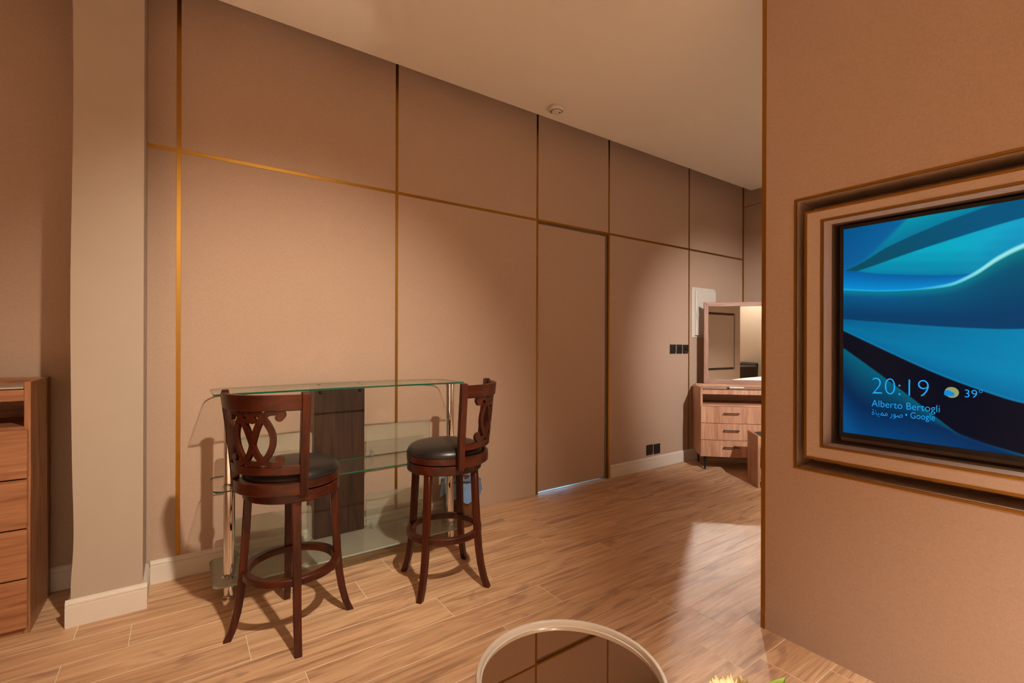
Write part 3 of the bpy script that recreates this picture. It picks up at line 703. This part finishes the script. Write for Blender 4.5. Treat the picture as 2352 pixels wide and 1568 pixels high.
# ------------------------------------------------------------------ chest of drawers (left)
CX1, CX0, CY0, CY1, CH = -.556, -1.46, 3.04, 3.45, 1.148
ch = thing('chest_of_drawers', 'walnut chest of drawers with an open niche left of the pillar', 'chest', ((CX0+CX1)/2, (CY0+CY1)/2, 0))
hx = (CX1-CX0)/2; hy = (CY1-CY0)/2
for sg in (-1, 1): boxo('side_panel', WALNUT_V, ch, sg*hx, sg*(hx-.022), -hy, hy, .0, CH, bevel=.001)
boxo('back_panel', WALNUT_H, ch, -hx+.0225, hx-.0225, hy-.012, hy, .03, CH-.012)
boxo('back_rail', WALNUT_H, ch, -hx+.0225, hx-.0225, hy-.035, hy-.0125, CH-.045, CH, bevel=.001)
boxo('top_board', WALNUT_H, ch, -hx+.0225, hx-.0225, -hy+.002, hy-.0355, 1.080, 1.112, bevel=.001)
boxo('glass_top', GREYGLASS, ch, -hx+.024, hx-.024, -hy+.002, hy-.037, 1.1165, 1.1245, bevel=.001)
boxo('top_fascia', WALNUT_H, ch, -hx+.0225, hx-.0225, -hy, -hy+.0015, 1.062, 1.113)
boxo('niche_floor', WALNUT_H, ch, -hx+.0225, hx-.0225, -hy+.001, hy-.0125, .925, .945)
for i in range(4):
    z0 = .030+.2265*i
    d = boxo('drawer_front', WALNUT_H, ch, -hx+.004, hx-.007, -hy-.020, -hy-.001, z0+.002, z0+.2225, bevel=.003)
    part_at(d, (0, -hy-.01, z0+.11))
    boxo('drawer_box', WALNUT_Y, ch, -hx+.03, hx-.03, -hy+.002, hy-.02, z0+.02, z0+.19)
for sx in (-hx+.10, hx-.10): MB().cyl((sx, 0, 0), (sx, 0, .03), .025, n=16).build('glide', BLACKMETAL, ch)
boxo('plinth', WALNUT_H, ch, -hx+.0225, hx-.0225, -hy+.006, -hy+.02, .001, .030)

# ------------------------------------------------------------------ vanity dresser in the corner
VA = math.radians(-45.5)
vd = thing('vanity_dresser', 'light oak vanity dresser on black legs standing across the far corner', 'dresser', (4.517, 2.952, 0), VA)
VW, VD = 1.2, .425
for x0 in (0, VW-.022): boxo('side_panel', OAK_V, vd, x0, x0+.022, 0, VD, .142, .868, bevel=.001)
boxo('bottom_board', OAK_H, vd, .0225, VW-.0225, .004, VD, .142, .16)
boxo('back_panel', OAK_H, vd, .0225, VW-.0225, VD-.01, VD-.0005, .161, .85)
boxo('top_board', OAK_V, vd, .0225, VW-.0225, .001, VD-.0105, .800, .848, bevel=.001)
boxo('glass_top', BLACKGLASS, vd, .024, VW-.024, .003, VD-.07, .8485, .8545, bevel=.001)
boxo('back_rail', OAK_H, vd, .0225, VW-.0225, VD-.068, VD-.011, .8485, .882, bevel=.001)
boxo('niche_floor', OAK_H, vd, .0225, VW-.0225, .001, VD-.0105, .676, .692)
for z0, z1 in ((.500, .674), (.323, .496), (.147, .319)):
    dr = boxo('drawer', OAK_V, vd, .001, VW-.001, -.020, -.0008, z0, z1, bevel=.002)
    for hxp in (.30, .90):
        h = MB().box(hxp-.078, hxp+.078, -.048, -.040, (z0+z1)/2+.016, (z0+z1)/2+.024)
        for e in (-.066, .066): h.box(hxp+e-.005, hxp+e+.005, -.0405, -.0198, (z0+z1)/2+.016, (z0+z1)/2+.024)
        h.build('handle', BLACKMETAL, dr, smooth=0)
for lx in (.055, VW-.055):
    for ly in (.04, VD-.05): MB().cyl((lx, ly, 0), (lx, ly, .1415), .009, .017, 16).build('leg', BLACKMETAL, vd)
mr = thing('vanity_mirror', 'rectangular wood-framed mirror standing on the vanity dresser', 'mirror', (0, 0, 0), VA)
mr.location = vd.location+Matrix.Rotation(VA, 3, 'Z') @ Vector((.11, VD-.060, .8822))
MW, MH, FWD = .98, .918, .047
def frame_bar(poly, mat):
    q = MB().prism(poly, 0, .035).build('frame_bar', mat, mr, bevel=.003, smooth=0); q.data.transform(Matrix.Translation((0, .035, 0)) @ Matrix.Rotation(PI/2, 4, 'X')); return q
frame_bar([(0, 0), (MW, 0), (MW-FWD, FWD), (FWD, FWD)], FRAMEWOOD); frame_bar([(0, MH), (FWD, MH-FWD), (MW-FWD, MH-FWD), (MW, MH)], FRAMEWOOD)
frame_bar([(0, 0), (FWD, FWD), (FWD, MH-FWD), (0, MH)], FRAMEWOOD_V); frame_bar([(MW, 0), (MW, MH), (MW-FWD, MH-FWD), (MW-FWD, FWD)], FRAMEWOOD_V)
boxo('mirror_glass', MIRROR, mr, FWD-.004, MW-FWD+.004, .010, .016, FWD-.004, MH-FWD+.004)
boxo('backing', OAK_V, mr, FWD*.5, MW-FWD*.5, .0352, .040, FWD*.5, MH-FWD*.5)
mk = thing('marker_pen', 'white marker pen with a black cap lying on the vanity dresser', 'pen', (0, 0, 0), VA)
mk.location = vd.location+Matrix.Rotation(VA, 3, 'Z') @ Vector((.285, .10, .8546+.0095))
MB().cyl((.028, 0, 0), (.172, 0, 0), .0092, n=20).build('barrel', OFFWHITE, mk)
MB().cyl((0, 0, 0), (.0275, 0, 0), .0075, .0095, 20).build('cap', BLACKPLASTIC, mk)
# ------------------------------------------------------------------ vanity stool
vs_ = thing('vanity_stool', 'oak box stool with a black padded seat in front of the vanity dresser', 'stool', (4.372, 2.268, 0), VA)
for x0 in (0, .42): boxo('side_panel', OAK_V, vs_, x0, x0+.022, 0, .31, 0, .482, bevel=.001)
boxo('front_rail', OAK_H, vs_, .0225, .4195, .0, .02, .375, .478, bevel=.001)
boxo('rear_rail', OAK_H, vs_, .0225, .4195, .29, .31, .375, .478, bevel=.001)
boxo('seat_board', OAK_H, vs_, .0225, .4195, .0205, .2895, .44, .455)
boxo('lower_shelf', OAK_H, vs_, .0225, .4195, .0, .31, .06, .115, bevel=.001)
cq = MB()
n = 12; vs = []
for j in range(n+1):
    for i in range(n+1):
        u, v_ = i/n, j/n; e = (1-(2*u-1)**6)*(1-(2*v_-1)**6)
        vs.append((.026+.39*u, .024+.262*v_, .462+.028*e))
cq.add(vs, [(j*(n+1)+i, j*(n+1)+i+1, (j+1)*(n+1)+i+1, (j+1)*(n+1)+i) for j in range(n) for i in range(n)]); cq.box(.026, .416, .024, .286, .4555, .4621)
cq.build('cushion', LEATHER, vs_, smooth=60, fixn=False)

# ------------------------------------------------------------------ round side tables and flowers
rt = thing('side_table', 'round side table with a cream rim and bronze mirrored top at the bottom edge', 'table', (.832, .916, 0))
MB().lathe([(.226, .436), (.243, .436), (.2455, .440), (.2455, .470), (.243, .474), (.2365, .474), (.2345, .472), (.2335, .459), (.226, .457)], 96).build('rim', RIM, rt, smooth=50)
MB().lathe([(0, .448), (.233, .448), (.233, .458), (0, .458)], 96).build('mirror_top', SMOKEMIRROR, rt)
MB().lathe([(0, .4365), (.2258, .4365), (.2258, .4475), (0, .4475)], 64).build('tray_board', RIM, rt)
for q in range(3):
    a = 2*PI*q/3+.4; MB().cyl((.20*math.cos(a), .20*math.sin(a), 0), (.16*math.cos(a), .16*math.sin(a), .4363), .012, n=14).build('leg', GOLD, rt)
lt2 = thing('nesting_table', 'lower round table under the flower vase, below the frame', 'table', (.995, .475, 0))
MB().lathe([(0, .372), (.195, .372), (.20, .377), (.20, .397), (.197, .40), (0, .40)], 80).build('table_top', RIM, lt2)
for q in range(3):
    a = 2*PI*q/3-.5; MB().cyl((.15*math.cos(a), .15*math.sin(a), 0), (.12*math.cos(a), .12*math.sin(a), .3718), .012, n=14).build('leg', GOLD, lt2)
fv = thing('vase', 'small ceramic vase holding a cream flower, below the frame', 'vase', (.985, .515, .40))
MB().lathe([(0, 0), (.035, 0), (.048, .03), (.045, .07), (.024, .10), (.026, .115), (.022, .115), (.02, .10), (.04, .07), (.042, .03), (.03, .006), (0, .006)], 40).build('vase_body', CERAMIC, fv)
fl = thing('flower', 'cream yellow flower with pointed petals poking up at the bottom edge', 'flower', (.970, .549, .558))
MB().cyl((.015, -.034, -.15), (0, 0, 0), .003, .004, 10).build('stem', LEAF, fl)
def petal_mesh(l, wd, name, mat, curl=.5):
    mb = MB(); n = 5; vs = []
    for i in range(n+1):
        t = i/n; w_ = wd*math.sin(PI*min(1, .12+.86*t))**.8; z = l*t; x = curl*l*.25*math.sin(t*PI*.9)
        vs += [(x+.002, -w_/2, z), (x-.0015, 0, z), (x+.002, w_/2, z)]
    return mb.add(vs, [(3*i+j, 3*i+j+1, 3*i+4+j, 3*i+3+j) for i in range(n) for j in (0, 1)])
pms = [petal_mesh(.062, .017, 'petal', PETAL), petal_mesh(.054, .019, 'petal', PETALPALE)]
protos = []
rr = random.Random(11)
for i in range(46):
    k = i % 2
    if i < 2:
        o = pms[k].build('petal', PETAL if k == 0 else PETALPALE, fl, smooth=60, fixn=False); protos.append(o)
    else:
        o = protos[k].copy(); COL.objects.link(o); o.parent = fl
    ti = math.radians(12+58*((i*.618) % 1)); az = 2.39996*i
    o.rotation_euler = Euler((0, ti, az), 'XYZ'); o.location = (0, 0, .004)
    o.scale = (1, 1, rr.uniform(.88, 1.1))
MB().lathe([(0, -.004), (.012, 0), (.016, .01), (.010, .022), (0, .026)], 16).build('flower_centre', PETALPALE, fl)
def leaf_part(d, l, wd):
    mb = MB(); n = 7; vs = []
    for i in range(n+1):
        t = i/n; w_ = wd*math.sin(PI*(.06+.93*t)); vs += [(l*t, -w_/2, l*.45*t-.15*l*t*t+.004), (l*t, 0, l*.45*t-.15*l*t*t), (l*t, w_/2, l*.45*t-.15*l*t*t+.004)]
    o = mb.add(vs, [(3*i+j, 3*i+j+1, 3*i+4+j, 3*i+3+j) for i in range(n) for j in (0, 1)]).build('leaf', LEAF, fl, smooth=60, fixn=False)
    o.rotation_euler = (0, 0, d); o.location = (.004, -.014, -.045); return o
leaf_part(math.radians(-3), .165, .05); leaf_part(math.radians(200), .10, .04)

# ------------------------------------------------------------------ what the mirror shows: bed and armchair beyond the partition
bd = thing('bed', 'double bed with white bedding seen in the vanity mirror', 'bed', (4.15, -1.0, 0))
boxo('bed_frame', WALNUT_H, bd, -1.06, 1.05, -.87, .87, .06, .30, bevel=.01)
tag(center_origin(boxo('headboard', CHAIRFAB, None, 5.205, 5.29, -1.9, -.1, 0, 1.1, bevel=.02)), 'dark upholstered headboard behind the bed pillows', 'headboard')
for x in (-.95, .95):
    for yq in (-.78, .78): MB().cyl((x, yq, 0), (x, yq, .0598), .03, n=12).build('leg', BLACKMETAL, bd)
def pillowy(name, x0, x1, y0, y1, z0, z1, mat, ex=8, n=26):
    mb = MB(); vs = []
    for sgn in (1, -1):
        for j in range(n+1):
            for i in range(n+1):
                u, v_ = 2*i/n-1, 2*j/n-1; e = max(0, (1-abs(u)**ex)*(1-abs(v_)**ex))**.5
                zz = (z0+z1)/2+sgn*(z1-z0)/2*e*(1+.05*math.sin(5*u+3*v_)*(sgn > 0)); vs.append(((x0+x1)/2+u*(x1-x0)/2, (y0+y1)/2+v_*(y1-y0)/2, zz))
    k = (n+1)**2; fs = []
    for s in range(2):
        for j in range(n):
            for i in range(n):
                q = (s*k+j*(n+1)+i, s*k+j*(n+1)+i+1, s*k+(j+1)*(n+1)+i+1, s*k+(j+1)*(n+1)+i); fs.append(q if s == 0 else q[::-1])
    return mb.add(vs, fs).build(name, mat, None, smooth=60)
mt = pillowy('mattress', -1.04, 1.04, -.85, .85, .301, .545, SHEET, 20); mt.parent = bd
dv = pillowy('duvet', 3.08, 4.7, -1.86, -.14, .561, .715, SHEET, 6); tag(dv, 'thick white duvet on the bed in the mirror', 'duvet')
for i, yy in enumerate((-1.42, -.58)):
    p = pillowy('pillow', 4.72, 5.18, yy-.34, yy+.34, .561, .70, SHEET, 3)
    tag(p, ('white pillow on the bed, farther from the vanity', 'white pillow on the bed, nearer the vanity')[i], 'pillow', 'bed pillows')
for o in (dv,): center_origin(o)
ar = thing('armchair', 'dark brown armchair by the cream wall seen in the vanity mirror', 'armchair', (1.72, -2.72, 0), math.radians(205))
boxo('seat', CHAIRFAB, ar, -.30, .30, -.28, .30, .22, .46, bevel=.03)
for s in (-1, 1): boxo('armrest', CHAIRFAB, ar, s*.305, s*.40, -.30, .34, .12, .84, bevel=.03)
MB().add([(-.30, .301, .22), (.30, .301, .22), (.30, .42, .22), (-.30, .42, .22), (-.30, .36, .90), (.30, .36, .90), (.30, .46, .90), (-.30, .46, .90)],
         [(3, 2, 1, 0), (4, 5, 6, 7), (0, 1, 5, 4), (1, 2, 6, 5), (2, 3, 7, 6), (3, 0, 4, 7)]).build('backrest', CHAIRFAB, ar, bevel=.03, smooth=0)
for x in (-.26, .26):
    for yq in (-.22, .24): MB().cyl((x, yq, 0), (x, yq, .2198), .015, .02, 12).build('leg', BLACKMETAL, ar)
# ceiling downlight fittings (above the frame); the last three belong to added fill lamps
where = ['above the bar stools', 'beside the foot of the bed', 'above the armchair', 'above the left of the room, added as fill', 'above the middle of the bed, added as fill', 'in front of the television, added as fill']
for i, (p, *_r) in enumerate(LAMPS):
    t = thing('downlight', 'round recessed ceiling downlight '+where[i], 'ceiling light', (p[0], p[1], CEIL), group='ceiling downlights')
    MB().lathe([(.042, 0), (.058, 0), (.058, -.004), (.050, -.008), (.042, -.006)], 32).build('trim_ring', OFFWHITE, t)
    MB().lathe([(0, -.002), (.042, -.002), (.042, -.004), (0, -.004)], 32).build('diffuser', LAMPGLASS, t)
